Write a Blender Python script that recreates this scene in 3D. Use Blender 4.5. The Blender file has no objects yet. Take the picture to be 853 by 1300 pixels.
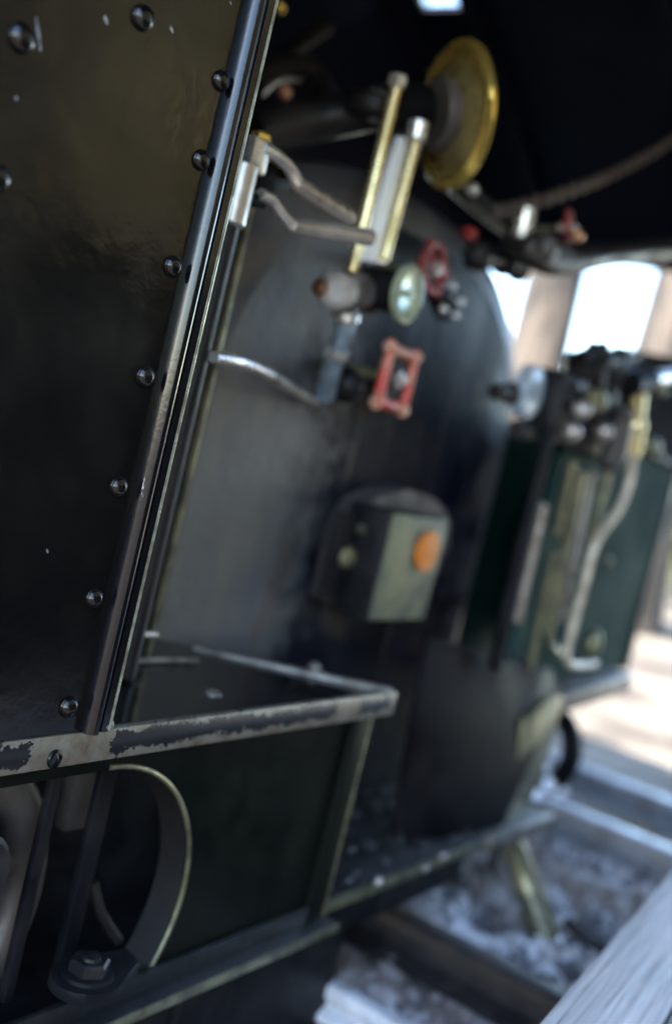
import bpy, bmesh, math, random
from mathutils import Vector, Matrix
random.seed(7)
R = math.radians
scene = bpy.context.scene
COL = scene.collection

# ------------------------------------------------------------------ camera
W, H, F = 853.0, 1300.0, 1400.0            # photograph size and focal length in its pixels
YAW, PITCH, ROLL = R(33.5), math.atan(100 / 1400), R(13.6)
f0 = Vector((math.cos(YAW), math.sin(YAW), 0)); RT = Vector((math.sin(YAW), -math.cos(YAW), 0)); ZZ = Vector((0, 0, 1))
FW = f0 * math.cos(PITCH) - ZZ * math.sin(PITCH)
UP = ZZ * math.cos(PITCH) + f0 * math.sin(PITCH)
cr, sr = math.cos(ROLL), math.sin(ROLL)
IX = RT * cr + UP * sr                      # image right and image down as world directions
IY = RT * sr - UP * cr
cam_d = bpy.data.cameras.new('camera'); cam = bpy.data.objects.new('camera', cam_d); COL.objects.link(cam)
cam_d.sensor_fit = 'HORIZONTAL'; cam_d.sensor_width = 24; cam_d.lens = F / W * 24
cam_d.clip_start = 0.02; cam_d.clip_end = 2000
m = Matrix((IX, -IY, -FW)).transposed().to_4x4(); cam.matrix_world = m
cam_d.dof.use_dof = True; cam_d.dof.focus_distance = 1.14; cam_d.dof.aperture_fstop = 1.6
cam_d.dof.aperture_blades = 0
scene.camera = cam

# ------------------------------------------------------------------ sky, sun, exposure
SUN = Vector((-0.75, 0.25, 0.55)).normalized()
world = bpy.data.worlds.new('World'); scene.world = world; world.use_nodes = True
nt = world.node_tree; bg = nt.nodes['Background']
sky = nt.nodes.new('ShaderNodeTexSky'); sky.sky_type = 'NISHITA'; sky.sun_disc = False; sky.ozone_density = 2.2; sky.dust_density = .5
sky.sun_elevation = math.asin(SUN.z); sky.sun_rotation = math.atan2(SUN.x, SUN.y)
nt.links.new(sky.outputs[0], bg.inputs[0]); bg.inputs[1].default_value = 0.15
sd = bpy.data.lights.new('sun', 'SUN'); sd.energy = 5.0; sd.angle = R(0.5); sd.color = (1, 0.93, 0.82)
so = bpy.data.objects.new('sun', sd); COL.objects.link(so); so.rotation_euler = SUN.to_track_quat('Z', 'Y').to_euler()
so.location = (0, 0, 30)
scene.view_settings.view_transform = 'Standard'; scene.view_settings.look = 'None'
scene.view_settings.gamma = 1; scene.view_settings.use_curve_mapping = False
scene.view_settings.exposure = 3.05
scene.cycles.use_denoising = True

# ------------------------------------------------------------------ helpers
def ray(px, py):
    return FW + IX * ((px - W / 2) / F) + IY * ((py - H / 2) / F)
def on(px, py, y=None, x=None, z=None):
    """the point of the plane y = .. (or x, z) that stands at this place of the photograph"""
    d = ray(px, py)
    t = y / d.y if y is not None else x / d.x if x is not None else z / d.z
    return d * t

def frame_of(d):
    d = d.normalized(); a = Vector((0, 0, 1)) if abs(d.z) < .9 else Vector((1, 0, 0))
    u = d.cross(a).normalized(); return u, d.cross(u).normalized(), d

class MB:
    def __init__(s): s.bm = bmesh.new()
    def box(s, lo, hi, bev=0.0, seg=2, rot=None, piv=None):
        lo = Vector(lo); hi = Vector(hi); c = (lo + hi) / 2; d = hi - lo
        g = bmesh.ops.create_cube(s.bm, size=1)['verts']
        for v in g: v.co = Vector((v.co.x * d.x, v.co.y * d.y, v.co.z * d.z)) + c
        if bev:
            es = list({e for v in g for e in v.link_edges})
            r = bmesh.ops.bevel(s.bm, geom=es, offset=bev, segments=seg, profile=.5, affect='EDGES')
            g = [v for v in {v for f in r['faces'] for v in f.verts} | {v for v in g if v.is_valid}]
        if rot is not None:
            p = Vector(piv) if piv is not None else c
            for v in g: v.co = rot @ (v.co - p) + p
        return s
    def ring(s, c, u, v, r, n, r2=None):
        return [s.bm.verts.new(c + u * (r * math.cos(2 * math.pi * i / n)) + v * ((r2 or r) * math.sin(2 * math.pi * i / n))) for i in range(n)]
    def bridge(s, a, b):
        n = len(a)
        for i in range(n): s.bm.faces.new((a[i], a[(i + 1) % n], b[(i + 1) % n], b[i]))
    def lathe(s, o, axis, prof, n=32, cap=True):
        """prof: list of (distance along axis, radius)"""
        o = Vector(o); u, v, d = frame_of(Vector(axis)); rs = []
        for h, r in prof: rs.append(s.ring(o + d * h, u, v, max(r, 1e-4), n))
        for a, b in zip(rs, rs[1:]): s.bridge(a, b)
        if cap:
            s.bm.faces.new(rs[0][::-1]); s.bm.faces.new(rs[-1])
        return s
    def cyl(s, p0, p1, r, n=20, r1=None):
        p0 = Vector(p0); p1 = Vector(p1)
        L = (p1 - p0).length; b = min(r * .18, L * .2); r1 = r if r1 is None else r1
        return s.lathe(p0, p1 - p0, [(0, r - b), (b, r), (L - b, r1), (L, r1 - b)], n)
    def tube(s, pts, r, n=12, smooth=6):
        pts = [Vector(p) for p in pts]; rad = r if isinstance(r, (list, tuple)) else [r] * len(pts)
        if smooth and len(pts) > 2:
            q = []; rr = []
            for i in range(len(pts) - 1):
                p0 = pts[max(i - 1, 0)]; p1 = pts[i]; p2 = pts[i + 1]; p3 = pts[min(i + 2, len(pts) - 1)]
                for k in range(smooth):
                    t = k / smooth
                    q.append(.5 * ((2 * p1) + (p2 - p0) * t + (2 * p0 - 5 * p1 + 4 * p2 - p3) * t * t + (3 * p1 - p0 - 3 * p2 + p3) * t ** 3))
                    rr.append(rad[i] * (1 - t) + rad[i + 1] * t)
            q.append(pts[-1]); rr.append(rad[-1]); pts, rad = q, rr
        rs = []; u = None
        for i, p in enumerate(pts):
            d = (pts[min(i + 1, len(pts) - 1)] - pts[max(i - 1, 0)]).normalized()
            if u is None: u = frame_of(d)[0]
            u = (u - d * u.dot(d)).normalized(); v = d.cross(u)
            rs.append(s.ring(p, u, v, rad[i], n))
        for a, b in zip(rs, rs[1:]): s.bridge(a, b)
        s.bm.faces.new(rs[0][::-1]); s.bm.faces.new(rs[-1])
        return s
    def torus(s, c, axis, R_, r, n=40, k=12, a0=0, a1=None):
        c = Vector(c); u, v, d = frame_of(Vector(axis)); rs = []
        full = a1 is None; m_ = n if full else n + 1
        for i in range(m_):
            a = 2 * math.pi * i / n if full else a0 + (a1 - a0) * i / n
            e = u * math.cos(a) + v * math.sin(a)
            rs.append(s.ring(c + e * R_, e, d, r, k))
        for a, b in zip(rs, rs[1:]): s.bridge(a, b)
        if full: s.bridge(rs[-1], rs[0])
        else: s.bm.faces.new(rs[0][::-1]); s.bm.faces.new(rs[-1])
        return s
    def sphere(s, c, r, n=16, sc=(1, 1, 1)):
        g = bmesh.ops.create_uvsphere(s.bm, u_segments=n, v_segments=max(6, n // 2), radius=1)['verts']
        for v in g: v.co = Vector((v.co.x * r * sc[0], v.co.y * r * sc[1], v.co.z * r * sc[2])) + Vector(c)
        return s
    def prism(s, poly, ext, bev=0):
        """poly: 3-D points of a flat outline, swept by the vector ext"""
        a = [s.bm.verts.new(Vector(p)) for p in poly]; ext = Vector(ext)
        b = [s.bm.verts.new(Vector(p) + ext) for p in poly]
        fs = [s.bm.faces.new(a[::-1]), s.bm.faces.new(b)]; n = len(a)
        for i in range(n): fs.append(s.bm.faces.new((a[i], a[(i + 1) % n], b[(i + 1) % n], b[i])))
        if bev:
            es = list({e for f in fs for e in f.edges})
            bmesh.ops.bevel(s.bm, geom=es, offset=bev, segments=2, profile=.5, affect='EDGES')
        return s
    def hexnut(s, c, axis, r, h):
        c = Vector(c); u, v, d = frame_of(Vector(axis))
        a = s.ring(c, u, v, r, 6); b = s.ring(c + d * h * .8, u, v, r, 6); e = s.ring(c + d * h, u, v, r * .86, 6)
        s.bridge(a, b); s.bridge(b, e); s.bm.faces.new(a[::-1]); s.bm.faces.new(e); return s
    def build(s, name, mat, parent=None, label=None, angle=40, smooth=True):
        bmesh.ops.recalc_face_normals(s.bm, faces=s.bm.faces)
        me = bpy.data.meshes.new(name); s.bm.to_mesh(me); s.bm.free()
        if smooth:
            me.polygons.foreach_set('use_smooth', [True] * len(me.polygons)); me.set_sharp_from_angle(angle=R(angle))
        me.materials.append(mat)
        o = bpy.data.objects.new(name, me); COL.objects.link(o)
        if parent is not None:
            o.parent = parent; o.matrix_parent_inverse = wmat(parent).inverted()
        if label: o['label'] = label
        return o
def wmat(o):
    mm = Matrix.LocRotScale(o.location, o.rotation_euler, o.scale)
    return wmat(o.parent) @ o.matrix_parent_inverse @ mm if o.parent else mm
def tag(o, label=None, cat=None, group=None, kind=None):
    for k, v in (('label', label), ('category', cat), ('group', group), ('kind', kind)):
        if v: o[k] = v
    return o
def empty(name, loc, label, cat, group=None):
    o = bpy.data.objects.new(name, None); COL.objects.link(o); o.location = loc
    o.empty_display_size = .1
    return tag(o, label, cat, group)

# ------------------------------------------------------------------ materials
class N:
    """small node-tree writer"""
    def __init__(s, name):
        s.m = bpy.data.materials.new(name); s.m.use_nodes = True; s.t = s.m.node_tree
        s.b = s.t.nodes['Principled BSDF']; s.tc = s.t.nodes.new('ShaderNodeTexCoord')
    def n(s, ty, **kw):
        o = s.t.nodes.new(ty)
        for k, v in kw.items(): setattr(o, k, v)
        return o
    def l(s, a, b): s.t.links.new(a, b)
    def coord(s, sc=(1, 1, 1), loc=(0, 0, 0), rot=(0, 0, 0)):
        mp = s.n('ShaderNodeMapping'); s.l(s.tc.outputs['Object'], mp.inputs[0])
        mp.inputs['Scale'].default_value = sc; mp.inputs['Location'].default_value = loc; mp.inputs['Rotation'].default_value = rot
        return mp.outputs[0]
    def tcoord(s, sc, rz):
        mp = s.n('ShaderNodeMapping', vector_type='TEXTURE'); s.l(s.tc.outputs['Object'], mp.inputs[0])
        mp.inputs['Scale'].default_value = [1 / c for c in sc]; mp.inputs['Rotation'].default_value = (0, 0, rz)
        return mp.outputs[0]
    def noise(s, scale, detail=5, rough=.55, vec=None, dist=0):
        o = s.n('ShaderNodeTexNoise'); o.inputs['Scale'].default_value = scale; o.inputs['Detail'].default_value = detail
        o.inputs['Roughness'].default_value = rough; o.inputs['Distortion'].default_value = dist
        s.l(vec if vec is not None else s.tc.outputs['Object'], o.inputs['Vector']); return o.outputs[0]
    def ramp(s, fac, stops, interp='LINEAR'):
        o = s.n('ShaderNodeValToRGB'); s.l(fac, o.inputs[0]); o.color_ramp.interpolation = interp
        e = o.color_ramp.elements
        while len(e) < len(stops): e.new(.5)
        for k, (p, c) in enumerate(stops):
            e[k].position = p; e[k].color = (c, c, c, 1) if not isinstance(c, (tuple, list)) else (*c, 1)
        return o.outputs[0]
    def mix(s, fac, a, b):
        o = s.n('ShaderNodeMix', data_type='RGBA')
        for i, v in ((0, fac), (6, a), (7, b)):
            if isinstance(v, (int, float)): o.inputs[i].default_value = v
            elif isinstance(v, (tuple, list)): o.inputs[i].default_value = (*v, 1)
            else: s.l(v, o.inputs[i])
        return o.outputs[2]
    def math(s, op, a, b=None, clamp=False):
        o = s.n('ShaderNodeMath', operation=op, use_clamp=clamp)
        for i, v in ((0, a), (1, b)):
            if v is None: continue
            if isinstance(v, (int, float)): o.inputs[i].default_value = v
            else: s.l(v, o.inputs[i])
        return o.outputs[0]
    def bump(s, h, strength=.2, dist=.01, prev=None):
        o = s.n('ShaderNodeBump'); s.l(h, o.inputs['Height']); o.inputs['Strength'].default_value = strength; o.inputs['Distance'].default_value = dist
        if prev is not None: s.l(prev, o.inputs['Normal'])
        return o.outputs[0]
    def set(s, **kw):
        names = dict(col='Base Color', rough='Roughness', metal='Metallic', nor='Normal', coat='Coat Weight', coatr='Coat Roughness', spec='Specular IOR Level', tr='Transmission Weight')
        for k, v in kw.items():
            i = s.b.inputs[names[k]]
            if isinstance(v, (int, float)): i.default_value = v
            elif isinstance(v, (tuple, list)): i.default_value = (*v, 1)
            else: s.l(v, i)
        return s.m

def two_tone(name, c1, c2, scale=10, rough=(.4, .6), metal=0, bump=.15, bscale=80, lo=.4, hi=.62, detail=6, bdist=.004, spec=.5):
    q = N(name); n1 = q.noise(scale, detail, .6)
    f = q.ramp(n1, [(lo, 0.), (hi, 1.)])
    rr = q.ramp(n1, [(lo, rough[0]), (hi, rough[1])])
    return q.set(col=q.mix(f, c1, c2), rough=rr, metal=metal, spec=spec, nor=q.bump(q.noise(bscale, 4), bump, bdist))

def gloss_paint():
    q = N('gloss black paint')
    peel = q.noise(55, 3, .5); peel2 = q.noise(210, 2, .5); big = q.noise(7, 4, .6)
    nor = q.bump(q.noise(11, 2, .4), .12, .02); nor = q.bump(peel, .10, .004, nor); nor = q.bump(peel2, .05, .0012, nor)
    dust = q.ramp(q.noise(520, 2, .5), [(.70, 0.), (.76, 1.)])
    grime = q.ramp(big, [(.42, 0.), (.75, 1.)])
    col = q.mix(grime, (.0022, .0024, .0028), (.0055, .005, .0042))
    col = q.mix(q.math('MULTIPLY', dust, .25), col, (.10, .10, .10))
    return q.set(col=col, rough=q.ramp(big, [(.3, .15), (.7, .26)]), nor=nor, spec=.5)
def post_paint():
    q = N('chipped black paint on post')
    chip = q.ramp(q.noise(75, 5, .7, q.coord((1, 1, .18))), [(.685, 0.), (.70, 1.)])
    col = q.mix(chip, (.003, .0034, .005), (.45, .45, .46))
    return q.set(col=col, rough=.15, nor=q.bump(q.noise(160, 3), .12, .001), spec=.55)
def lip_mat():
    q = N('worn steel edge with black paint patches')
    sx = q.n('ShaderNodeSeparateXYZ'); q.l(q.tc.outputs['Object'], sx.inputs[0])
    X, Y, Z = sx.outputs
    wob = q.math('MULTIPLY', q.math('SUBTRACT', q.noise(26, 6, .7), .5), .040)
    wob2 = q.math('MULTIPLY', q.math('SUBTRACT', q.noise(150, 3, .6), .5), .016)
    w = q.math('ADD', wob, wob2)
    band = q.math('SUBTRACT', .0118, q.math('ABSOLUTE', q.math('ADD', q.math('ADD', Z, .3862), w)))      # >0 inside
    def seg(a, b):
        return q.math('SUBTRACT', (b - a) / 2, q.math('ABSOLUTE', q.math('ADD', q.math('SUBTRACT', X, (a + b) / 2), q.math('MULTIPLY', w, 1.3))))
    segs = q.math('MAXIMUM', q.math('MAXIMUM', seg(PATCH[0][0], PATCH[0][1]), seg(PATCH[1][0], PATCH[1][1])), seg(PATCH[2][0], PATCH[2][1]))
    msk = q.math('MULTIPLY', q.math('MINIMUM', band, segs), 900, True)
    rust = q.ramp(q.noise(38, 6, .65), [(.42, 0.), (.68, 1.)])
    bare = q.mix(rust, (.20, .185, .145), (.12, .082, .055))
    spk = q.ramp(q.noise(330, 2), [(.66, 0.), (.72, 1.)])
    bare = q.mix(q.math('MULTIPLY', spk, .5), bare, (.05, .045, .04))
    col = q.mix(msk, bare, (.012, .012, .013))
    rough = q.ramp(msk, [(0, .42), (1, .24)])
    h = q.math('ADD', q.math('MULTIPLY', msk, .8), q.math('MULTIPLY', q.noise(140, 4), .5))
    return q.set(col=col, rough=rough, metal=q.math('MULTIPLY', q.math('SUBTRACT', 1, msk), .35), nor=q.bump(h, .5, .0012))
def backhead_mat():
    q = N('mottled boiler plate')
    sx = q.n('ShaderNodeSeparateXYZ'); q.l(q.tc.outputs['Object'], sx.inputs[0])
    X, Y, Z = sx.outputs
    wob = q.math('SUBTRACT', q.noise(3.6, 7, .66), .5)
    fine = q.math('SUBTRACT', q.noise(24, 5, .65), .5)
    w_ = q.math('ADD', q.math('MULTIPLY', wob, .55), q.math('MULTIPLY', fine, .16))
    # blue black tone lies in a broad patch round the valves and the fire door
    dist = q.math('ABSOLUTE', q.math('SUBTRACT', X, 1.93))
    paler = q.ramp(q.math('ADD', q.math('SUBTRACT', dist, .26), w_), [(0.0, 0.), (.16, 1.)])
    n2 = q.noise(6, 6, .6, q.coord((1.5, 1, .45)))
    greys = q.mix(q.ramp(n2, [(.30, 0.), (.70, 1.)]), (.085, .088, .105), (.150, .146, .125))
    blueblack = q.mix(q.ramp(q.noise(9, 5), [(.4, 0.), (.65, 1.)]), (.004, .005, .010), (.013, .0145, .022))
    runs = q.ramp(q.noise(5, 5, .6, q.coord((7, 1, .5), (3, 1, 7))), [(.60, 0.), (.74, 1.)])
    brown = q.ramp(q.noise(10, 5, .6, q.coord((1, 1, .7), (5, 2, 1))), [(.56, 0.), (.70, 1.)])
    col = q.mix(paler, blueblack, greys)
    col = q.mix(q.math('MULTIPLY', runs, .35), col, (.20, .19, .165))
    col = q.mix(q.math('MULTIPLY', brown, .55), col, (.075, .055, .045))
    return q.set(col=col, rough=q.ramp(n2, [(.3, .33), (.7, .52)]), spec=q.ramp(paler, [(0, .08), (1, .5)]), metal=.1, nor=q.bump(q.noise(26, 6, .6), .35, .006))
def bark():
    q = N('redwood bark'); v = q.coord((4, 4, .8)); n1 = q.noise(1.6, 7, .65, v)
    return q.set(col=q.mix(q.ramp(n1, [(.42, 0.), (.60, 1.)]), (.010, .009, .008), (.070, .056, .046)), rough=.9, nor=q.bump(n1, .9, .08))
def weathered_wood():
    q = N('weathered deck wood'); v = q.tcoord((1.2, 34, 34), R(5.1))
    g = q.noise(3.2, 7, .62, v, .4); crack = q.ramp(q.noise(1.5, 5, .5, q.tcoord((1.0, 60, 60), R(5.1))), [(.30, 1.), (.37, 0.)])
    blot = q.noise(6, 4)
    col = q.mix(q.ramp(g, [(.30, 0.), (.68, 1.)]), (.20, .195, .19), (.50, .49, .475))
    col = q.mix(q.math('MULTIPLY', q.ramp(blot, [(.45, 0.), (.7, 1.)]), .35), col, (.60, .50, .46))
    col = q.mix(q.math('MULTIPLY', crack, .85), col, (.04, .035, .03))
    return q.set(col=col, rough=.62, nor=q.bump(g, .5, .003))
def ground_mat(name, c1, c2):
    q = N(name); n1 = q.noise(.9, 8, .65); n2 = q.noise(16, 6, .7)
    col = q.mix(q.ramp(n1, [(.43, 0.), (.57, 1.)]), c1, c2)
    col = q.mix(q.math('MULTIPLY', q.ramp(n2, [(.45, 0.), (.66, 1.)]), .6), col, (.10, .075, .055))
    return q.set(col=col, rough=.95, nor=q.bump(n2, .8, .04))
def leaf(name, c1, c2):
    q = N(name); i = q.n('ShaderNodeObjectInfo'); n1 = q.noise(1.7, 3)
    return q.set(col=q.mix(q.ramp(n1, [(.35, 0.), (.65, 1.)]), c1, c2), rough=.6)
def stripe_glass():
    q = N('gauge glass'); return q.set(col=(.86, .90, .95), rough=.15, metal=0, spec=.9, coat=.6)

PATCH = [(on(a, 960, y=.8).x, on(b, 930, y=.8).x) for a, b in ((-260, 46), (136, 418), (440, 486))]
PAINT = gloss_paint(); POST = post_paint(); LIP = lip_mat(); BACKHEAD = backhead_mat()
FLECK = two_tone('pale paint fleck', (.32, .33, .36), (.12, .12, .13), 180, (.5, .6))
RIVET = two_tone('rivet gloss paint', (.003, .0033, .004), (.006, .006, .006), 60, (.08, .14), 0, .06, 120)
BLACK = two_tone('sooty black paint', (.004, .0045, .006), (.011, .011, .012), 12, (.45, .65), 0, .25, 60, spec=.10)
DKGREEN = two_tone('black green sheet paint', (.0022, .0036, .0026), (.0055, .0068, .0048), 6, (.35, .5), 0, .12, 30, spec=.10)
GRIME = two_tone('greasy floor plate', (.006, .006, .007), (.022, .020, .019), 14, (.35, .7), .1, .5, 45, bdist=.008, spec=.35)
WORN = two_tone('worn bare steel', (.22, .20, .17), (.10, .085, .07), 30, (.38, .55), .3, .2, 90)
EDGE = two_tone('rubbed edge', (.50, .50, .40), (.20, .20, .14), 40, (.25, .4), .6, .1, 90)
STEEL = two_tone('handled steel', (.66, .65, .64), (.50, .47, .44), 16, (.22, .36), .7, .08, 120)
PALESTEEL = two_tone('pale scaled casting', (.55, .54, .52), (.36, .33, .31), 35, (.4, .55), .1, .2, 100)
WARMSTEEL = two_tone('warm scaled pipe', (.60, .52, .40), (.36, .29, .22), 25, (.35, .5), .2, .1, 100)
BROWNSTEEL = two_tone('browned steel', (.34, .29, .25), (.48, .45, .42), 12, (.25, .40), .6, .08, 90)
PIPE = two_tone('dark lagged pipe', (.014, .013, .014), (.03, .026, .025), 14, (.38, .55), .2, .3, 50, spec=.4)
BRASS = two_tone('polished brass', (1.0, .74, .20), (.92, .66, .16), 14, (.14, .22), .82, .015, 40)
RODBRASS = two_tone('pale gold brass rod', (.86, .70, .36), (.60, .47, .22), 18, (.25, .4), .75, .1, 90)
DULLBRASS = two_tone('dull brass', (.34, .27, .11), (.20, .165, .07), 14, (.26, .42), .55, .2, 60)
OLIVE = two_tone('tarnished brass pipe', (.22, .21, .12), (.09, .085, .055), 22, (.28, .45), .5, .2, 80)
COPPER = two_tone('copper', (.62, .30, .17), (.35, .20, .13), 20, (.28, .42), .9, .2, 80)
RED = two_tone('red paint', (.30, .03, .026), (.14, .025, .022), 30, (.32, .5), 0, .2, 90)
REDWORN = two_tone('rubbed red paint', (.50, .04, .03), (.46, .22, .13), 22, (.32, .5), 0, .2, 90)
KNOB = two_tone('rubbed corner', (.62, .40, .26), (.50, .14, .09), 40, (.35, .5), 0, .2, 90)
ORANGE = two_tone('orange reflector', (.75, .22, .015), (.55, .14, .01), 60, (.2, .3), 0, .3, 140)
GREEN = two_tone('green cab paint', (.014, .044, .038), (.010, .032, .028), 5, (.6, .75), 0, .1, 40, spec=.04)
PALEPLATE = two_tone('fire door plate', (.20, .20, .115), (.10, .105, .085), 16, (.42, .6), .2, .3, 50)
BLUEPIPE = two_tone('pale blue pipe', (.26, .34, .42), (.14, .17, .20), 22, (.35, .5), .2, .2, 60)
DARKPLATE = two_tone('dark grey casting', (.008, .0085, .010), (.020, .018, .018), 12, (.4, .55), .1, .4, 40, spec=.25)
ARCHGREY = two_tone('ash grey casting', (.10, .088, .085), (.055, .05, .05), 14, (.45, .6), .1, .4, 40)
WHEELGREY = two_tone('grey wheel casting', (.085, .072, .065), (.045, .04, .037), 9, (.4, .6), .2, .3, 40)
COLLAR = two_tone('dim grey collar', (.014, .013, .0125), (.008, .008, .008), 9, (.4, .6), 0, .3, 40)
FLANGE = two_tone('ash brown boiler flange', (.075, .072, .078), (.13, .12, .115), 7, (.34, .5), .1, .3, 30, spec=.5)
OILPLATE = two_tone('oily black plate', (.004, .0045, .006), (.010, .010, .011), 9, (.08, .24), 0, .08, 30, spec=.5)
LOCKER = two_tone('grimy locker sheet', (.004, .004, .0055), (.012, .011, .012), 7, (.45, .65), 0, .25, 30, spec=.08)
ROOF = two_tone('roof black blue', (.002, .0026, .009), (.004, .005, .014), 4, (.6, .8), 0, .2, 30, spec=.12)
RAILSTEEL = two_tone('rail steel', (.42, .43, .46), (.26, .25, .25), 12, (.3, .45), .7, .1, 40)
PALERAIL = two_tone('pale rubbed rail', (.66, .67, .70), (.40, .40, .42), 12, (.35, .5), .15, .1, 40)
RUSTRAIL = two_tone('rusty rail', (.016, .014, .014), (.034, .026, .022), 14, (.55, .75), .2, .4, 50)
SLEEPER = two_tone('sleeper wood', (.10, .08, .065), (.2, .17, .14), 9, (.8, .9), 0, .6, 40)
def stone_mat():
    q = N('grey ballast with brown dust'); n1 = q.noise(13, 6, .6); n2 = q.noise(2.4, 4, .6)
    c = q.mix(q.ramp(n1, [(.44, 0.), (.56, 1.)]), (.78, .77, .77), (.11, .11, .12))
    c = q.mix(q.math('MULTIPLY', q.ramp(n2, [(.46, 0.), (.60, 1.)]), .8), c, (.22, .165, .125))
    return q.set(col=c, rough=.85, nor=q.bump(q.noise(60, 4), .4, .004))
STONE = stone_mat()
COAL = two_tone('coal', (.012, .012, .014), (.05, .05, .055), 60, (.3, .6), 0, .6, 60)
CHAINM = two_tone('rusty chain', (.14, .10, .08), (.07, .055, .05), 60, (.4, .6), .6, .2, 90)
WOOD = weathered_wood(); BARK = bark(); GROUND = ground_mat('dark forest duff', (.045, .034, .027), (.10, .075, .055)); PATH = ground_mat('dry dirt with painted sun dapples', (.055, .044, .035), (.25, .215, .165))  # PATH tones set far apart to paint sun dapples into the dirt
LEAF = leaf('dark needles', (.035, .055, .02), (.09, .11, .035)); LEAF2 = leaf('olive leaves for reflections', (.23, .20, .105), (.40, .335, .19))  # second set brightened to lift the olive reflection in the tank sheet
DIAL = two_tone('dial face', (.35, .40, .28), (.25, .29, .2), 30, (.2, .3), .2, .05, 90)
DIALBLUE = two_tone('pale blue dial', (.42, .50, .58), (.30, .36, .42), 30, (.2, .3), .1, .05, 90)
GLASS = stripe_glass()
WAGON = two_tone('black wagon boards for dark reflections', (.002, .0018, .0016), (.005, .0045, .004), 5, (.7, .85), 0, .4, 30, spec=.1)  # near black so the added wall and floor reflect dark

# ------------------------------------------------------------------ ground, tracks
GZ = -.97
q = MB(); bmesh.ops.create_grid(q.bm, x_segments=2, y_segments=2, size=400)
for v in q.bm.verts: v.co.z = GZ - .05
tag(q.build('ground', GROUND), kind='structure')
q = MB(); rng = random.Random(9); edge = [(3.55 + rng.uniform(-.15, .15), -8 + i * .8) for i in range(60)]
q.bm.faces.new([q.bm.verts.new((x, y, GZ - .045)) for x, y in edge] + [q.bm.verts.new((60, 39.2, GZ - .045)), q.bm.verts.new((60, -8, GZ - .045))])
tag(q.build('dirt_path', PATH), kind='structure')

def rail(name, x, mat, label, y0=-6, y1=14, h=.085, k=1):
    z0 = GZ + .02; prof = [(-.05, 0), (.05, 0), (.05, .012), (.010, .022), (.010, h - .03), (.03, h - .022), (.03, h - .005), (.022, h), (-.022, h), (-.03, h - .005), (-.03, h - .022), (-.010, h - .03), (-.010, .022), (-.05, .012)]
    o = MB().prism([(x + a * k, y0, z0 + b) for a, b in prof], (0, y1 - y0, 0)).build(name, mat)
    return tag(o, label, 'rail', 'rails of the two narrow tracks')
R1 = on(455, 1250, z=GZ + .10).x; R2 = on(600, 1208, z=GZ + .10).x
R3 = on(775, 1048, z=GZ + .10).x; R4 = on(775, 988, z=GZ + .10).x
rail('rail', R1, PALERAIL, 'pale worn rail under the locomotive, the one nearer the camera', h=.06, k=.5)
rail('rail', R2, RUSTRAIL, 'dark rusty rail crossing the pale ballast below the cab floor')
rail('rail', R3, RAILSTEEL, 'shiny rail of the side track, nearer one to the locomotive')
rail('rail', R4, RAILSTEEL, 'shiny rail of the side track, farther one beside sunny ground')
k = 0
for xa, xb, side in ((R3, R4, 'side track'),):
    for i in range(12):
        y = -1.2 + i * .55 + random.uniform(-.04, .04)
        o = MB().box((xa - .28, y - .09, GZ - .12), (xb + .28, y + .09, GZ - .004), .01).build('sleeper', SLEEPER)
        tag(o, 'dark wooden sleeper under the locomotive rails' if side == 'locomotive' else 'brown wooden sleeper under the side track rails', 'sleeper', 'sleepers under the locomotive' if side == 'locomotive' else 'sleepers of the side track')

def stones(name, x0, x1, y0, y1, n, smin, smax, mat, seed):
    rng = random.Random(seed); vs, fs = [], []
    base = bmesh.new(); bmesh.ops.create_icosphere(base, subdivisions=1, radius=1)
    bv = [v.co.copy() for v in base.verts]; bf = [[v.index for v in f.verts] for f in base.faces]; base.free()
    for _ in range(n):
        s = rng.uniform(smin, smax); x = rng.uniform(x0, x1); y = rng.uniform(y0, y1)
        rot = Matrix.Rotation(rng.uniform(0, 6.28), 3, 'Z') @ Matrix.Rotation(rng.uniform(0, 6.28), 3, 'X')
        sc = Vector((rng.uniform(.7, 1.3), rng.uniform(.7, 1.3), rng.uniform(.5, .9))); o = len(vs)
        c = Vector((x, y, GZ - .03 + rng.uniform(-.01, .035)))
        for p in bv: vs.append(c + rot @ Vector((p.x * sc.x, p.y * sc.y, p.z * sc.z)) * (s * rng.uniform(.8, 1.15)))
        fs += [[a + o for a in f] for f in bf]
    me = bpy.data.meshes.new(name); me.from_pydata(vs, [], fs); me.materials.append(mat)
    o = bpy.data.objects.new(name, me); COL.objects.link(o)
    return tag(o, 'pale grey crushed stone ballast between and around the rails', 'ballast', kind='stuff')
stones('ballast', 1.4, 3.0, -.2, 2.2, 7500, .014, .042, STONE, 3)

# ------------------------------------------------------------------ the locomotive
loco = empty('steam_locomotive', (1.72, 1.1, GZ), 'black steam locomotive with open cab, round boiler end, riveted side tank and brass gauge', 'locomotive')
def part(mb, name, mat, label=None, parent=None, **kw): return mb.build(name, mat, parent or loco, label, **kw)
YP = .80; ZL = on(0, 943, y=YP).z
ZL = (ZL + on(497, 880, y=YP).z) / 2; ZB = (on(0, 988, y=YP).z + on(505, 906, y=YP).z) / 2
PX0 = on(100, 930, y=YP).x; PX1 = on(131, 930, y=YP).x
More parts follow.
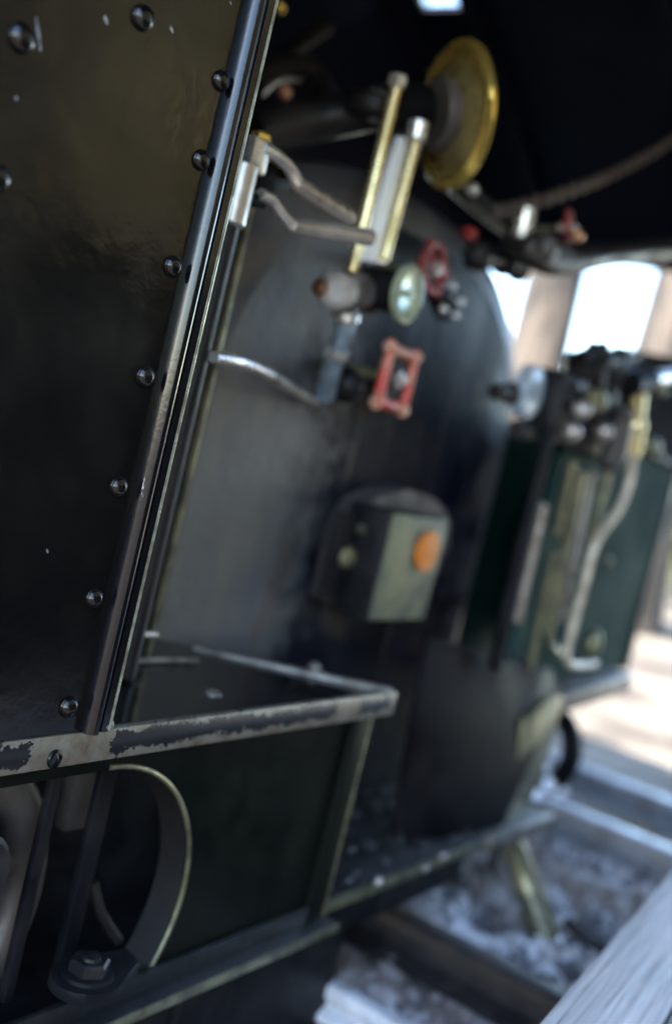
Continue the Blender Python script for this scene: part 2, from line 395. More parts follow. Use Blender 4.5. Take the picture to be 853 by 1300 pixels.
# side tank and its riveted end sheet
part(MB().box((-1.0, YP + .012, ZL + .002), (PX1 - .012, 1.75, .62)), 'side_tank', BLACK)
sheet = part(MB().box((-1.0, YP, ZL + .002), (PX0 + .004, YP + .010, .78)), 'tank_end_sheet', PAINT, 'glossy black riveted sheet closing the near side tank')
for px, py, qx, qy, w_ in ((46, 20, 52, 64, .0016), (133, 18, 137, 30, .0022), (216, 31, 220, 41, .0018), (20, 121, 22, 126, .002), (292, 0, 294, 5, .001), (60, 697, 61, 702, .0012)):
    a, b = on(px, py, y=YP - .0004), on(qx, qy, y=YP - .0004); d_ = (b - a); e_ = Vector((d_.z, 0, -d_.x)).normalized() * w_
    part(MB().prism([a, a.lerp(b, .35) + e_, b + e_ * .6, b - e_ * .3, a.lerp(b, .5) - e_ * .7], (0, .0008, 0)), 'paint_fleck', FLECK, parent=sheet)
for px, py, rr in ((27, 48, .0122), (181, 22, .0112), (280, 102, .0105), (255, 203, .0105), (219, 338, .0105), (184, 478, .0105), (150, 618, .0105), (119, 760, .0105), (87, 898, .0105), (-4, 225, .0122)):
    p = on(px, py, y=YP); p.y = YP - .0005
    rr *= random.uniform(.95, 1.05); mb = MB(); prof = [(0, rr * 1.06), (.0012, rr * 1.02)] + [(.0012 + rr * .62 * math.sin(a), rr * math.cos(a)) for a in [i * math.pi / 16 for i in range(0, 8)]]
    mb.lathe(p, (0, -1, 0), prof, 28); part(mb, 'rivet', RIVET, parent=sheet)
# beaded corner post
w = PX1 - PX0; prof = []
for i in range(13):
    a = math.pi * i / 12; prof.append((PX0 + w * .29 - w * .27 * math.cos(a), YP - .002 - w * .36 * math.sin(a)))
prof += [(PX0 + w * .60, YP - .003), (PX0 + w * .64, YP - .009), (PX0 + w * .90, YP - .009), (PX0 + w * .90, YP + .05), (PX0 + w * .02, YP + .05)]
post = part(MB().prism([(a, b, ZL + .001) for a, b in prof], (0, 0, .80)), 'corner_post', POST, 'black beaded corner post with chipped paint')
part(MB().box((PX0 + w * .905, YP - .0105, ZL + .002), (PX0 + w * 1.0, YP + .05, .80), .0012), 'edge_strip', EDGE, 'rubbed bare metal strip along the post', post)
mb = MB(); c = on(137, 922, y=YP - .006)
mb.sphere((c.x, c.y + .002, ZL + .006), .010, 12, (1, .6, .8)); part(mb, 'weld_bead', WORN, parent=post)
# footplate shelf
SC = on(506, 879, z=ZL); SE = on(245, 820, z=ZL)
plate = part(MB().prism([(-1.0, YP + .004, ZL - .007), (SC.x - .004, YP + .004, ZL - .010), (SE.x + .0, SE.y, ZL - .007), (SE.x - .12, SE.y + .12, ZL - .007), (-1.0, SE.y + .12, ZL - .007)], (0, 0, .006)), 'footplate', OILPLATE, 'dark oily footplate shelf beside the boiler')
d = (SE - SC).normalized(); nrm = Vector((-d.y, d.x, 0));  nrm = nrm if nrm.x < 0 else -nrm
part(MB().prism([(-1.0, YP - .001, ZB), (SC.x, YP - .001, ZB), (SC.x, YP - .001, ZL), (-1.0, YP - .001, ZL)], (0, .012, 0), .003), 'front_lip', LIP, 'bare steel lip with patches of black paint', plate)
part(MB().prism([SC + Vector((.002, .0125, .004)), SC + Vector((.002, .0125, .004)) + nrm * .020, SE + nrm * .020 + ZZ * .004, SE + ZZ * .004], (0, 0, -(ZL - ZB)), .004), 'side_lip', WORN, 'pale worn lip along the inner side of the shelf', plate)
pb = on(68, 963, y=YP)
part(MB().lathe((pb.x, YP - .0005, pb.z), (.15, -1, .1), [(0, .0105), (.003, .0098), (.0035, .0065), (.0012, .006), (.0012, .001)], 24), 'slotted_bolt', RIVET, parent=plate)
part(MB().tube([on(150, 842, z=ZL + .002), on(200, 838, z=ZL + .002), on(250, 839, z=ZL + .002)], .005, 8, 2), 'seam_strip', WORN, parent=plate)
part(MB().lathe(on(270, 882, z=ZL - .004), (0, 0, 1), [(0, .012), (.003, .0115), (.006, .006), (.0065, .002)], 16), 'plate_bolt', WORN, parent=plate)
part(MB().lathe(on(398, 852, z=ZL), (0, 0, 1), [(0, .012), (.008, .011), (.014, .004)], 16), 'plate_bolt', WORN, parent=plate)
part(MB().tube([on(163, 799, y=1.02), on(180, 805, y=1.02), on(198, 806, y=1.02)], .005, 8, 3), 'drain_pipe', STEEL)
# lower sheet with its round opening
YL = .83; XR = on(452, 960, y=YL).x; ZR = -.745
cx, cz, rr = .93, -.572, .168
cc = [on(141, 977, y=YL), on(236, 1092, y=YL), on(196, 1215, y=YL)]
# circle through the three seen points of the opening's edge
(ax, ay), (bx, by), (dx, dy) = [(p.x, p.z) for p in cc]
D = 2 * (ax * (by - dy) + bx * (dy - ay) + dx * (ay - by))
cx = ((ax**2 + ay**2) * (by - dy) + (bx**2 + by**2) * (dy - ay) + (dx**2 + dy**2) * (ay - by)) / D
cz = ((ax**2 + ay**2) * (dx - bx) + (bx**2 + by**2) * (ax - dx) + (dx**2 + dy**2) * (bx - ax)) / D
rr = math.hypot(ax - cx, ay - cz)
print('OPENING', cx, cz, rr, 'rails', R1, R2, R3, R4, 'SC', SC, 'SE', SE, 'post', PX0, PX1, ZL, ZB)
LX = cx - .75                                   # the opening runs on to the left as a slot
def opening(r, n=28):
    pts = [(LX, cz + r)]
    for i in range(n + 1):
        a = math.pi / 2 - math.pi * i / n; pts.append((cx + r * math.cos(a), cz + r * math.sin(a)))
    pts.append((LX, cz - r))
    for i in range(1, n):
        a = -math.pi / 2 - math.pi * i / n; pts.append((LX + r * math.cos(a), cz + r * math.sin(a)))
    return pts
mb = MB(); op = opening(rr); ctr = Vector(((cx + LX) / 2, 0, cz))
def outer(p):
    # where the ray from the opening's middle through p leaves the sheet
    dx_, dz_ = p[0] - ctr.x, p[1] - ctr.z; t = 1e9
    if dx_ > 1e-6: t = min(t, (XR - ctr.x) / dx_)
    if dx_ < -1e-6: t = min(t, (-1.0 - ctr.x) / dx_)
    if dz_ > 1e-6: t = min(t, (ZB - .001 - ctr.z) / dz_)
    if dz_ < -1e-6: t = min(t, (ZR - .002 - ctr.z) / dz_)
    return (ctr.x + dx_ * t, ctr.z + dz_ * t)
extra = []
for p in op: extra.append((p, outer(p)))
for y_ in (YL, YL + .006):
    pass
f1 = [mb.bm.verts.new((p[0], YL, p[1])) for p, o_ in extra]; f2 = [mb.bm.verts.new((o_[0], YL, o_[1])) for p, o_ in extra]
mb.bridge(f1, f2)
# corner pieces the rays skip
for xa, za in ((XR, ZB - .001), (XR, ZR - .002)):
    best = None
    for i in range(len(extra)):
        a, b = extra[i][1], extra[(i + 1) % len(extra)][1]
        on_x = lambda p: abs(p[0] - XR) < 1e-4
        if on_x(a) != on_x(b) and (abs(a[1] - za) < .3 and abs(b[1] - za) < .3) and (a[1] - cz) * (za - cz) > 0:
            best = i
    if best is not None:
        v = mb.bm.verts.new((xa, YL, za)); mb.bm.faces.new((f2[best], f2[(best + 1) % len(extra)], v))
g = bmesh.ops.extrude_face_region(mb.bm, geom=mb.bm.faces[:])
for v in [e for e in g['geom'] if isinstance(e, bmesh.types.BMVert)]: v.co.y += .006
lower = part(mb, 'lower_sheet', DKGREEN, 'black green sheet below the shelf with a round opening')
mb = MB(); a_ = [mb.bm.verts.new((p[0], YL + .001, p[1])) for p in opening(rr - .001, 28)]; b_ = [mb.bm.verts.new((p[0], YL + .045, p[1])) for p in opening(rr - .001, 28)]
c_ = [mb.bm.verts.new((p[0], YL + .045, p[1])) for p in opening(rr + .006, 28)]; d_ = [mb.bm.verts.new((p[0], YL + .001, p[1])) for p in opening(rr + .006, 28)]
mb.bridge(a_, b_); mb.bridge(b_, c_); mb.bridge(c_, d_)
part(mb, 'opening_collar', COLLAR, 'grey collar inside the round opening', lower)
mb = MB(); mb.torus((cx, YL - .001, cz), (0, 1, 0), rr + .003, .0032, 48, 8, -math.pi / 2, math.pi / 2)
for v in list(mb.bm.verts):
    pass
part(mb, 'opening_bead', OLIVE, 'thin brass coloured bead round the opening', lower)
part(MB().box((XR - .045, YL - .010, ZR), (XR, YL - .001, ZB - .002), .002), 'end_stile', DKGREEN, parent=lower)
part(MB().box((XR + .0005, YL - .012, ZR), (XR + .0035, YL + .03, ZB - .002), .001), 'stile_edge', OLIVE, 'rubbed edge of the sheet', lower)
part(MB().box((-1.0, YL - .035, ZR - .012), (XR + .01, YL + .0, ZR + .002), .003).box((-1.0, YL - .012, ZR - .002), (XR - .046, YL - .0015, ZR + .028), .003), 'bottom_rail', DARKPLATE, 'angle iron rail along the bottom of the sheet', lower)
part(MB().box((-1.0, YL - .0385, ZR - .0135), (XR + .01, YL - .0352, ZR + .0005), .0008), 'rail_edge', OLIVE, parent=lower)
# wheel behind the opening
wy = YL + .16; wp = on(50, 1115, y=.93); wy = .93; wc = Vector((wp.x - .215, wy, wp.z))
mb = MB().torus(wc, (0, 1, 0), .185, .028, 48, 12).lathe(wc + Vector((0, -.05, 0)), (0, 1, 0), [(0, .04), (.01, .05), (.09, .05), (.1, .04)], 24)
for i in range(8):
    a = i * math.pi / 4 + .2; mb.cyl(wc, wc + Vector((math.cos(a) * .17, 0, math.sin(a) * .17)), .016, 10)
part(mb, 'spoked_wheel', WHEELGREY, 'grey spoked wheel behind the round opening')
part(MB().box((on(88, 1030, y=.93).x, .93, on(88, 1060, y=.93).z), (on(128, 1030, y=.93).x, .96, ZB - .01), .01), 'brake_block', WHEELGREY)
part(MB().box((-1.0, wy + .08, ZR - .05), (XR, wy + .10, ZB - .02)), 'inner_frame', BLACK)
part(MB().box((-1.0, YL + .04, ZR - .03), (XR - .02, YL + .6, ZR - .02)), 'under_tray', BLACK)
part(MB().box((-1.0, YL + .01, ZR - .35), (XR - .02, YL + .03, ZR - .013), .003), 'frame_sheet', BLACK)
part(MB().lathe(on(-38, 1118, y=.86), (0, -1, 0), [(-.05, .05), (0, .052), (.006, .046), (.008, .01)], 36), 'grease_cap', PIPE)
for (a, b, w_) in (((73, 975), (8, 1250), .0075), ((137, 975), (79, 1222), .0128)):
    p0 = on(*a, y=.87); p1 = on(*b, y=.87); p0.x = p1.x = (p0.x + p1.x) / 2
    part(MB().box((p0.x - w_, .862, p1.z - .02), (p0.x + w_, .875, ZB + .002), .003), 'hanger_bar', BLACK)
pn = on(112, 1232, y=.80)
pear = [(pn.x + .044 * math.cos(a), .80 + .040 * math.sin(a), pn.z - .020) for a in [math.radians(60 + 240 * i / 24) for i in range(25)]] + [(pn.x + .075, .80 - .012, pn.z - .020), (pn.x + .085, .80 + .02, pn.z - .020)]
brk = part(MB().prism(pear, (0, 0, .014), .002), 'pivot_bracket', BLACK, 'black pear shaped bracket with a nut under the opening')
part(MB().lathe((pn.x, .80, pn.z - .0055), (0, 0, 1), [(0, .031), (.004, .030), (.005, .028)], 28), 'washer', BLACK, parent=brk)
part(MB().hexnut((pn.x, .80, pn.z), (0, 0, 1), .024, .014).lathe((pn.x, .80, pn.z + .0135), (0, 0, 1), [(0, .012), (.004, .011), (.005, .008)], 16), 'nut', DARKPLATE, parent=brk)
part(MB().tube([on(118, 1120, y=.93), on(128, 1160, y=.92), on(150, 1195, y=.91)], .007, 10), 'link_rod', PIPE)

# boiler backhead
BX, BA, BZ, BH, BN, YB, FZ = 1.79, .59, -.05, .52, 2.6, 1.12, -.735
def contour(ins, n=48):
    pts = [(BX - BA + ins, FZ)]
    for i in range(n + 1):
        a = math.pi - math.pi * i / n; c_, s_ = math.cos(a), math.sin(a)
        pts.append((BX + (BA - ins) * math.copysign(abs(c_) ** (2 / BN), c_), BZ + (BH - ins) * abs(s_) ** (2 / BN)))
    pts.append((BX + BA - ins, FZ)); return pts
mb = MB(); prev = None; mbf = MB()
RF = .085
loops = [(0, 1.72), (0, YB + RF)] + [(RF * (1 - math.cos(a)), YB + RF * (1 - math.sin(a))) for a in [i * math.pi / 16 for i in range(1, 9)]]
for ins, y_ in loops:
    cur = [mbf.bm.verts.new((x, y_, z)) for x, z in contour(ins)]
    if prev:
        for i in range(len(cur) - 1): mbf.bm.faces.new((prev[i], prev[i + 1], cur[i + 1], cur[i]))
    prev = cur
def inner_contour(ins): return [(x, z) for x, z in contour(ins)]
for ins, y_ in ((RF - .001, YB + .0015), (RF + .05, YB - .001), (RF + .16, YB - .003)):
    cur = [mb.bm.verts.new((x, y_, z)) for x, z in inner_contour(ins)]
    if ins > RF:
        for i in range(len(cur) - 1): mb.bm.faces.new((pv[i], pv[i + 1], cur[i + 1], cur[i]))
    pv = cur
mb.bm.faces.new(pv)
boiler = part(mb, 'boiler_backhead', BACKHEAD, 'round shouldered boiler end mottled ash grey on one side and sooty on the other', angle=60)
part(mbf, 'boiler_flange', FLANGE, 'rounded ash brown flange and wrapper of the boiler', boiler, angle=60)
bt = on(690, 545, y=1.28).z
part(MB().box((2.42, 1.30, -.45), (3.05, 3.9, bt - .01), .02), 'far_tank', GREEN, 'green far side tank running forward')
part(MB().box((.9, 1.75, -.9), (2.5, 3.9, -.5), .02), 'main_frame', BLACK)
# fire door with hood, box, latch and orange reflector
yd = .985
fl, fr = on(485, 700, y=yd).x, on(557, 700, y=yd).x
ft, fb = on(520, 652, y=yd).z, on(520, 788, y=yd).z
door = part(MB().prism([(fl, yd, fb), (fr, yd, fb), (fr, yd, ft), (fl, yd, ft)], (0, .085, 0), .006), 'fire_door', DARKPLATE, 'box shaped fire door')
part(MB().prism([(fl + .006, yd - .006, fb + .004), (fr - .002, yd - .006, fb + .004), (fr - .002, yd - .006, ft - .003), (fl + .006, yd - .006, ft - .003)], (0, .0058, 0), .002), 'front_plate', PALEPLATE, 'yellowish grey front plate of the fire door', door)
al, ar, at = on(440, 690, y=1.06).x, on(572, 690, y=1.06).x, on(505, 620, y=1.06).z
hc = Vector(((al + ar) / 2, 0, on(505, 684, y=1.06).z)); hr = (ar - al) / 2
arch = [(hc.x + hr * math.cos(a), 1.06, hc.z + (at - hc.z) * math.sin(a)) for a in [math.pi * i / 24 for i in range(25)]]
arch = arch + [(hc.x - hr, 1.06, fb + .01), (hc.x + hr * .75, 1.06, fb - .01)]
part(MB().prism(arch, (0, .055, 0), .004), 'door_ring', ARCHGREY, 'ash grey arched casting behind the fire door', door)
part(MB().box((fl - .062, 1.045, fb + .022), (fl - .004, 1.058, ft - .02), .004), 'hinge_plate', DARKPLATE, parent=door)
pl = on(462, 671, y=1.04); part(MB().box((pl.x - .025, 1.03, pl.z - .008), (pl.x + .025, 1.044, pl.z + .008), .003), 'latch', OLIVE, parent=door)
pl = on(436, 706, y=1.05); part(MB().lathe(pl, (-.3, -1, 0), [(0, .02), (.015, .018), (.02, .008)], 16), 'door_knob', OLIVE, parent=door)
yd -= .0075; pr = on(540, 699, y=yd); rx = .9 * abs(on(556, 699, y=yd).x - on(526, 699, y=yd).x) / 2; rz = .92 * abs(on(541, 672, y=yd).z - on(541, 727, y=yd).z) / 2
mb = MB(); ring_ = [(pr.x + rx * math.cos(2 * math.pi * i / 36), yd - .0005, pr.z + rz * math.sin(2 * math.pi * i / 36)) for i in range(36)]
mb.prism(ring_, (0, -.007, 0), .002); part(mb, 'reflector', ORANGE, 'oval orange reflector', door)
# gauge glass column
yg = 1.00
wg = part(MB().prism([on(508, 172, y=yg), on(537, 178, y=yg), on(490, 335, y=yg), on(455, 330, y=yg)], (0, .012, 0), .002), 'water_gauge', GLASS, 'water gauge with pale glass between two brass rods')
part(MB().cyl(on(505, 100, y=yg - .02), on(446, 345, y=yg - .02), .0092), 'gauge_rod', RODBRASS, parent=wg)
part(MB().cyl(on(531, 165, y=yg - .02), on(487, 330, y=yg - .02), .0088), 'gauge_rod', RODBRASS, parent=wg)
part(MB().cyl(on(506, 94, y=yg - .02), on(503, 110, y=yg - .02), .015, 6), 'gauge_union', STEEL, parent=wg)
part(MB().cyl(on(532, 152, y=yg - .02), on(527, 178, y=yg - .02), .017, 12), 'gauge_union', STEEL, parent=wg)
part(MB().cyl(on(520, 118, y=yg + .04), on(512, 178, y=yg + .02), .030).cyl(on(525, 128, y=yg + .02), on(516, 160, y=yg + .15), .03), 'upper_fitting', PIPE, parent=wg)
part(MB().box(on(470, 400, y=yg + .03) - Vector((.045, .03, .0)), on(470, 345, y=yg + .03) + Vector((.02, .02, .0)), .012).cyl(on(450, 345, y=yg), on(443, 385, y=yg), .026).cyl(on(462, 370, y=yg), on(440, 372, y=yg), .026), 'lower_fitting', ARCHGREY, parent=wg)
part(MB().sphere(on(425, 368, y=yg), .032, 18, (1.1, .9, .95)).cyl(on(440, 370, y=yg), on(425, 368, y=yg), .025), 'blowdown_nut', PALESTEEL, parent=wg)
part(MB().lathe(on(410, 366, y=yg), (-1, 0, 0), [(0.006, .015), (.012, .014), (.016, .006)], 6), 'hex_cap', COPPER, parent=wg)
kn = on(512, 372, y=.95); ax_ = Vector((.08, -1, .0))
prof = [(-.075, .030), (-.07, .033)]
for i in range(5): prof += [(-.066 + i * .011, .034), (-.062 + i * .011, .030), (-.058 + i * .011, .034)]
part(MB().lathe(kn, ax_, prof + [(0, .034)], 28), 'ribbed_knob', BLACK, parent=wg)
part(MB().lathe(kn, ax_, [(.0, .036), (.002, .046), (.012, .046), (.014, .040), (.010, .034), (.010, .008), (.016, .006), (.017, .002)], 36), 'knob_face', DIAL, 'pale green knob face', wg)
part(MB().tube([on(440, 392, y=yg + .02), on(436, 425, y=yg + .02), on(424, 455, y=yg + .04), on(412, 500, y=yg + .08)], [.019, .016, .017, .018], 14), 'drain_tube', BLUEPIPE, parent=wg)
part(MB().cyl(on(440, 395, y=yg + .015), on(438, 410, y=yg + .015), .022), 'drain_union', STEEL, parent=wg)
part(MB().cyl(on(430, 440, y=yg + .03), on(425, 455, y=yg + .035), .022, 6), 'drain_union', STEEL, parent=wg)
# pressure gauge
gc = on(577, 146, y=.98); gd = gc.normalized(); gx = (IX - gd * IX.dot(gd)).normalized(); gy = gd.cross(gx) * -1; gy = gy if gy.dot(IY) > 0 else -gy
ga = (gd * .50 + gx * .86 + gy * .10).normalized()
pg = part(MB().lathe(gc, -ga, [(-.006, .060), (-.008, .100), (-.008, .112), (-.003, .1175), (.003, .1175), (.008, .112), (.010, .104), (.006, .096), (.001, .090), (.000, .07), (.000, .01)], 64), 'pressure_gauge', BRASS, 'round brass pressure gauge seen from behind')
part(MB().lathe(gc - ga * .0, -ga, [(.0015, .091), (.008, .080), (.016, .066), (.020, .05), (.020, .01)], 48), 'gauge_back', DULLBRASS, parent=pg)
part(MB().lathe(gc, -ga, [(.018, .056), (.034, .058), (.040, .054), (.042, .01)], 40), 'gauge_boss', ARCHGREY, parent=pg)
prof = [(.056, .034)]
for i in range(6): prof += [(.058 + i * .012, .040), (.062 + i * .012, .033), (.068 + i * .012, .040)]
part(MB().lathe(gc, -ga, prof, 28), 'ribbed_neck', BLACK, parent=pg)
part(MB().cyl(gc - ga * .13, gc - ga * .155, .026, 16), 'neck_cap', STEEL, parent=pg)
part(MB().sphere(on(600, 240, y=.98), .011), 'gauge_drain', STEEL, parent=pg)
# steam manifold above the boiler
part(MB().tube([on(325, 172, y=1.18), on(400, 152, y=1.14), on(470, 138, y=1.08), on(512, 128, y=1.02)], .034, 16), 'steam_pipe', PIPE, 'thick dark steam pipe over the boiler')
part(MB().tube([on(320, 110, y=1.3), on(350, 88, y=1.3), on(390, 88, y=1.3), on(412, 120, y=1.25), on(420, 150, y=1.18)], .024, 14), 'bent_pipe', PIPE)
part(MB().tube([on(345, 85, y=1.4), on(375, 58, y=1.4), on(415, 32, y=1.4)], .016, 12), 'upper_pipe', DARKPLATE)
part(MB().cyl(on(470, 150, y=1.05), on(476, 125, y=1.05), .042), 'pipe_flange', PIPE)
part(MB().sphere(on(362, 117, y=1.2), .012), 'red_tap', REDWORN, 'small red tap among the upper pipes')
part(MB().sphere(on(355, 8, y=1.35), .012), 'brass_tap', BRASS)
# handwheels
TW = .0
def handwheel(px, py, y, axis, R_, lobes, mat, hubmat, stem, name, label, square=False):
    c_ = on(px, py, y=y); axis = Vector(axis).normalized(); u, v, d_ = frame_of(axis)
    if square:
        pts = []; mb = MB()
        rim = []
        for i in range(48):
            a = 2 * math.pi * i / 48; r_ = R_ * .95 / (abs(math.cos(a)) ** 6 + abs(math.sin(a)) ** 6) ** (1 / 6)
            rim.append(c_ + u * r_ * math.cos(a + TW) + v * r_ * math.sin(a + TW))
        ring0 = []
        for i, p in enumerate(rim):
            e = (p - c_).normalized(); ring0.append(mb.ring(p, e, d_, R_ * .21, 10))
        for a, b in zip(ring0, ring0[1:] + ring0[:1]): mb.bridge(a, b)
        knobs = []
        for i in range(4):
            a = math.pi / 2 * i - math.pi / 4 + TW; e = u * math.cos(a) + v * math.sin(a); knobs.append(c_ + e * R_ * 1.40)
    else:
        mb = MB().torus(c_, axis, R_, R_ * .16, 40, 10)
        for i in range(lobes):
            a = 2 * math.pi * i / lobes; mb.sphere(c_ + (u * math.cos(a) + v * math.sin(a)) * R_ * 1.05, R_ * .24, 12)
    hw = part(mb, name, mat, label)
    if square:
        for p in knobs: part(MB().sphere(p, R_ * .27, 14), 'corner_knob', KNOB, parent=hw)
    mb = MB()
    for i in range(0 if square else 4):
        a = math.pi / 2 * i + .6; e = u * math.cos(a) + v * math.sin(a); mb.cyl(c_, c_ + e * R_ * .95, R_ * .12, 10)
    if not square: part(mb, 'spokes', mat, parent=hw)
    else: mb.bm.free()
    if square: axis0 = axis
    part(MB().lathe(c_, axis, [(-.02, R_ * .3), (.008, R_ * .3), (.010, R_ * .18), (.016, R_ * .16), (.018, .001)], 18), 'hub', hubmat, parent=hw)
    part(MB().cyl(c_ - axis * .012, c_ - axis * stem, R_ * .2, 14), 'valve_stem', OLIVE, parent=hw)
    return hw
hw = handwheel(503, 481, .98, (.06, -1, .0), .047, 4, REDWORN, STEEL, .16, 'handwheel', 'square red handwheel with rubbed corners', True)
c_ = on(503, 481, y=.98); ax2 = Vector((.06, -1, 0)).normalized()
part(MB().lathe(c_ - ax2 * .012, ax2, [(0, .042), (.012, .041), (.014, .01)], 28), 'wheel_disc', BLACK, parent=hw)
part(MB().cyl(on(415, 490, y=1.09), on(498, 482, y=1.03), .020, 14).sphere(on(440, 488, y=1.07), .032, 14), 'valve_body', DARKPLATE, parent=hw)
hw2 = handwheel(550, 340, 1.00, (.05, -1, .15), .040, 6, RED, STEEL, .12, 'handwheel', 'small red lobed handwheel beside the brass gauge')
for px, py in ((572, 362), (583, 383), (562, 392), (577, 400)):
    part(MB().sphere(on(px, py, y=1.06), .011), 'packing_nut', STEEL, parent=hw2)
part(MB().cyl(on(555, 365, y=1.08), on(568, 395, y=1.08), .026), 'valve_bonnet', DARKPLATE, parent=hw2)
# column with two handles behind the post
yc = .95
colm = part(MB().cyl(on(302, 225, y=yc), on(302, 225, y=yc) * 1 + Vector((0, 0, ZL - on(302, 225, y=yc).z)), .016), 'lever_column', DARKPLATE, 'upright lever column behind the post')
hx = on(322, 190, y=yc)
part(MB().box((hx.x - .022, yc - .02, hx.z - .03), (hx.x + .012, yc + .02, hx.z + .014), .006).cyl((hx.x - .014, yc, hx.z - .1), (hx.x - .014, yc, hx.z - .02), .021), 'column_head', STEEL, parent=colm)
part(MB().lathe((hx.x - .001, yc - .008, hx.z + .013), (0, 0, 1), [(0, .014), (.006, .014), (.010, .008), (.011, .001)], 6), 'head_bolt', BRASS, parent=colm)
fan = [on(px, py, y=yc + .004) for px, py in ((318, 215), (340, 196), (362, 205), (372, 222), (368, 240), (345, 246), (322, 238))]
part(MB().prism(fan, (0, .014, 0), .003), 'ratchet_sector', BLACK, parent=colm)
part(MB().sphere(on(368, 222, y=yc - .002), .008), 'sector_bolt', BRASS, parent=colm)
part(MB().tube([on(330, 186, y=yc - .012), on(350, 197, y=yc - .014), on(368, 214, y=yc - .016), on(377, 232, y=yc - .02)], [.011, .009, .009, .010], 12), 'handle_arm', STEEL, parent=colm)
part(MB().tube([on(375, 230, y=yc - .02), on(384, 239, y=yc - .022), on(440, 274, y=yc - .035), on(443, 276, y=yc - .035)], [.009, .0118, .0118, .008], 14, 3), 'upper_handle', BROWNSTEEL, 'slanting steel handle of the upper lever', colm)
part(MB().tube([on(330, 246, y=yc - .012), on(345, 254, y=yc - .014), on(358, 272, y=yc - .018), on(370, 285, y=yc - .022)], [.008, .0075, .0075, .009], 12), 'handle_arm', STEEL, parent=colm)
part(MB().tube([on(368, 284, y=yc - .022), on(380, 288, y=yc - .024), on(463, 300, y=yc - .045), on(467, 301, y=yc - .045)], [.008, .0115, .0125, .008], 14, 3), 'lower_handle', BROWNSTEEL, 'nearly level steel handle of the lower lever', colm)
part(MB().box(on(322, 255, y=yc) - Vector((.03, .012, .006)), on(322, 255, y=yc) + Vector((.012, .02, .008)), .003), 'column_collar', BLACK, parent=colm)
# angle upright with olive edge
u1 = on(199, 780, y=1.03); u0 = on(312, 290, y=1.03); ux = (u0.x + u1.x) / 2
up = part(MB().box((ux - .060, 1.03, ZL - .004), (ux - .006, 1.037, .34), .001), 'upright_angle', DARKPLATE, 'dark upright angle behind the post')
part(MB().box((ux - .0055, 1.026, ZL - .004), (ux + .004, 1.06, .34), .0015), 'upright_edge', OLIVE, 'olive edge of the upright', up)
part(MB().box((ux - .045, 1.024, ZL), (ux - .026, 1.0295, -.14), .001), 'worn_patch', WORN, parent=up)
# short lever over the backhead
lev = part(MB().tube([on(318, 464, y=.98), on(340, 475, y=1.0), on(370, 494, y=1.05), on(402, 513, y=1.10)], [.0085, .0095, .009, .008], 12), 'regulator_lever', BROWNSTEEL, 'curved lever with a bright polished end')
part(MB().tube([on(271, 453, y=.93), on(285, 455, y=.95), on(303, 459, y=.965), on(320, 465, y=.98)], [.0075, .0098, .0098, .0085], 12), 'polished_end', STEEL, parent=lev)
# cab floor
YF = .83; FX1 = on(705, 1030, z=-.72).x
flr = part(MB().box((XR + .008, YF + .01, FZ - .012), (FX1, 1.75, FZ), .002), 'cab_floor', GRIME, 'greasy black cab floor')
fm = on(615, 1075, y=YF).x
part(MB().box((XR - .02, YF - .006, FZ - .010), (fm, YF + .009, FZ + .004), .002), 'floor_angle', OLIVE, 'worn angle iron along the floor edge', flr)
part(MB().box((fm + .002, YF - .016, FZ - .022), (FX1, YF + .009, FZ + .010), .003), 'floor_angle', WORN, 'brighter worn end of the floor edge', flr)
part(MB().box((fm - .012, YF - .03, FZ - .05), (fm + .02, YF - .017, FZ + .01), .003), 'joint_plate', PIPE, parent=flr)
part(MB().box((XR - .1, YF - .004, FZ - .060), (1.98, YF + .06, FZ - .0125), .004), 'drag_beam', BLACK, parent=flr)
part(MB().box((XR - .3, YF + .0, FZ - .42), (on(424, 1245, y=YF).x, YF + .05, FZ - .0605), .004), 'frame_stretcher', BLACK, parent=flr)
for px, py, s_ in ((363, 0, 0), (480, 1120, .013), (562, 1088, .012), (540, 1103, .008)):
    if s_: part(MB().sphere(on(px, py, z=FZ + .006), s_ * .7), 'floor_bolt', BROWNSTEEL, parent=flr)
# dark box and bracket on the far side
bx0 = on(545, 830, y=.92).x; bx1 = on(712, 862, y=.90).x
tb = part(MB().prism([on(548, 812, y=.93), on(700, 850, y=.90), on(714, 884, y=.885), on(625, 1080, y=.85), on(505, 1060, y=.90)], (0, .02, 0), .004), 'tool_locker', LOCKER, 'flat dark locker between the boiler and the far step')
gs = [on(px, py, y=.875) for px, py in ((700, 886), (716, 884), (706, 930), (688, 990), (664, 1040), (640, 1068), (626, 1078), (640, 1030), (656, 970), (668, 915))]
part(MB().prism(gs, (0, .03, 0), .004), 'step_bracket', OLIVE, 'curved olive bracket under the far step')
lg0, lg1 = on(716, 884, y=.885), on(806, 856, y=.885)
part(MB().prism([lg0, lg1, lg1 + Vector((0, 0, -.05)), lg0 + Vector((0, 0, -.045))], (0, .16, 0), .008), 'far_step', WORN, 'pale worn step under the green sheet')
for px, py, s_ in ((684, 975, .02), (690, 1000, .024), (675, 1012, .02), (706, 1008, .018), (712, 990, .014)):
    part(MB().hexnut(on(px, py, y=1.0), (.5, -.8, .2), s_, .03), 'bracket_nut', STEEL)
part(MB().torus(on(700, 950, y=1.05), (.8, -.5, 0), .09, .028, 36, 12), 'hose_coil', BLACK)
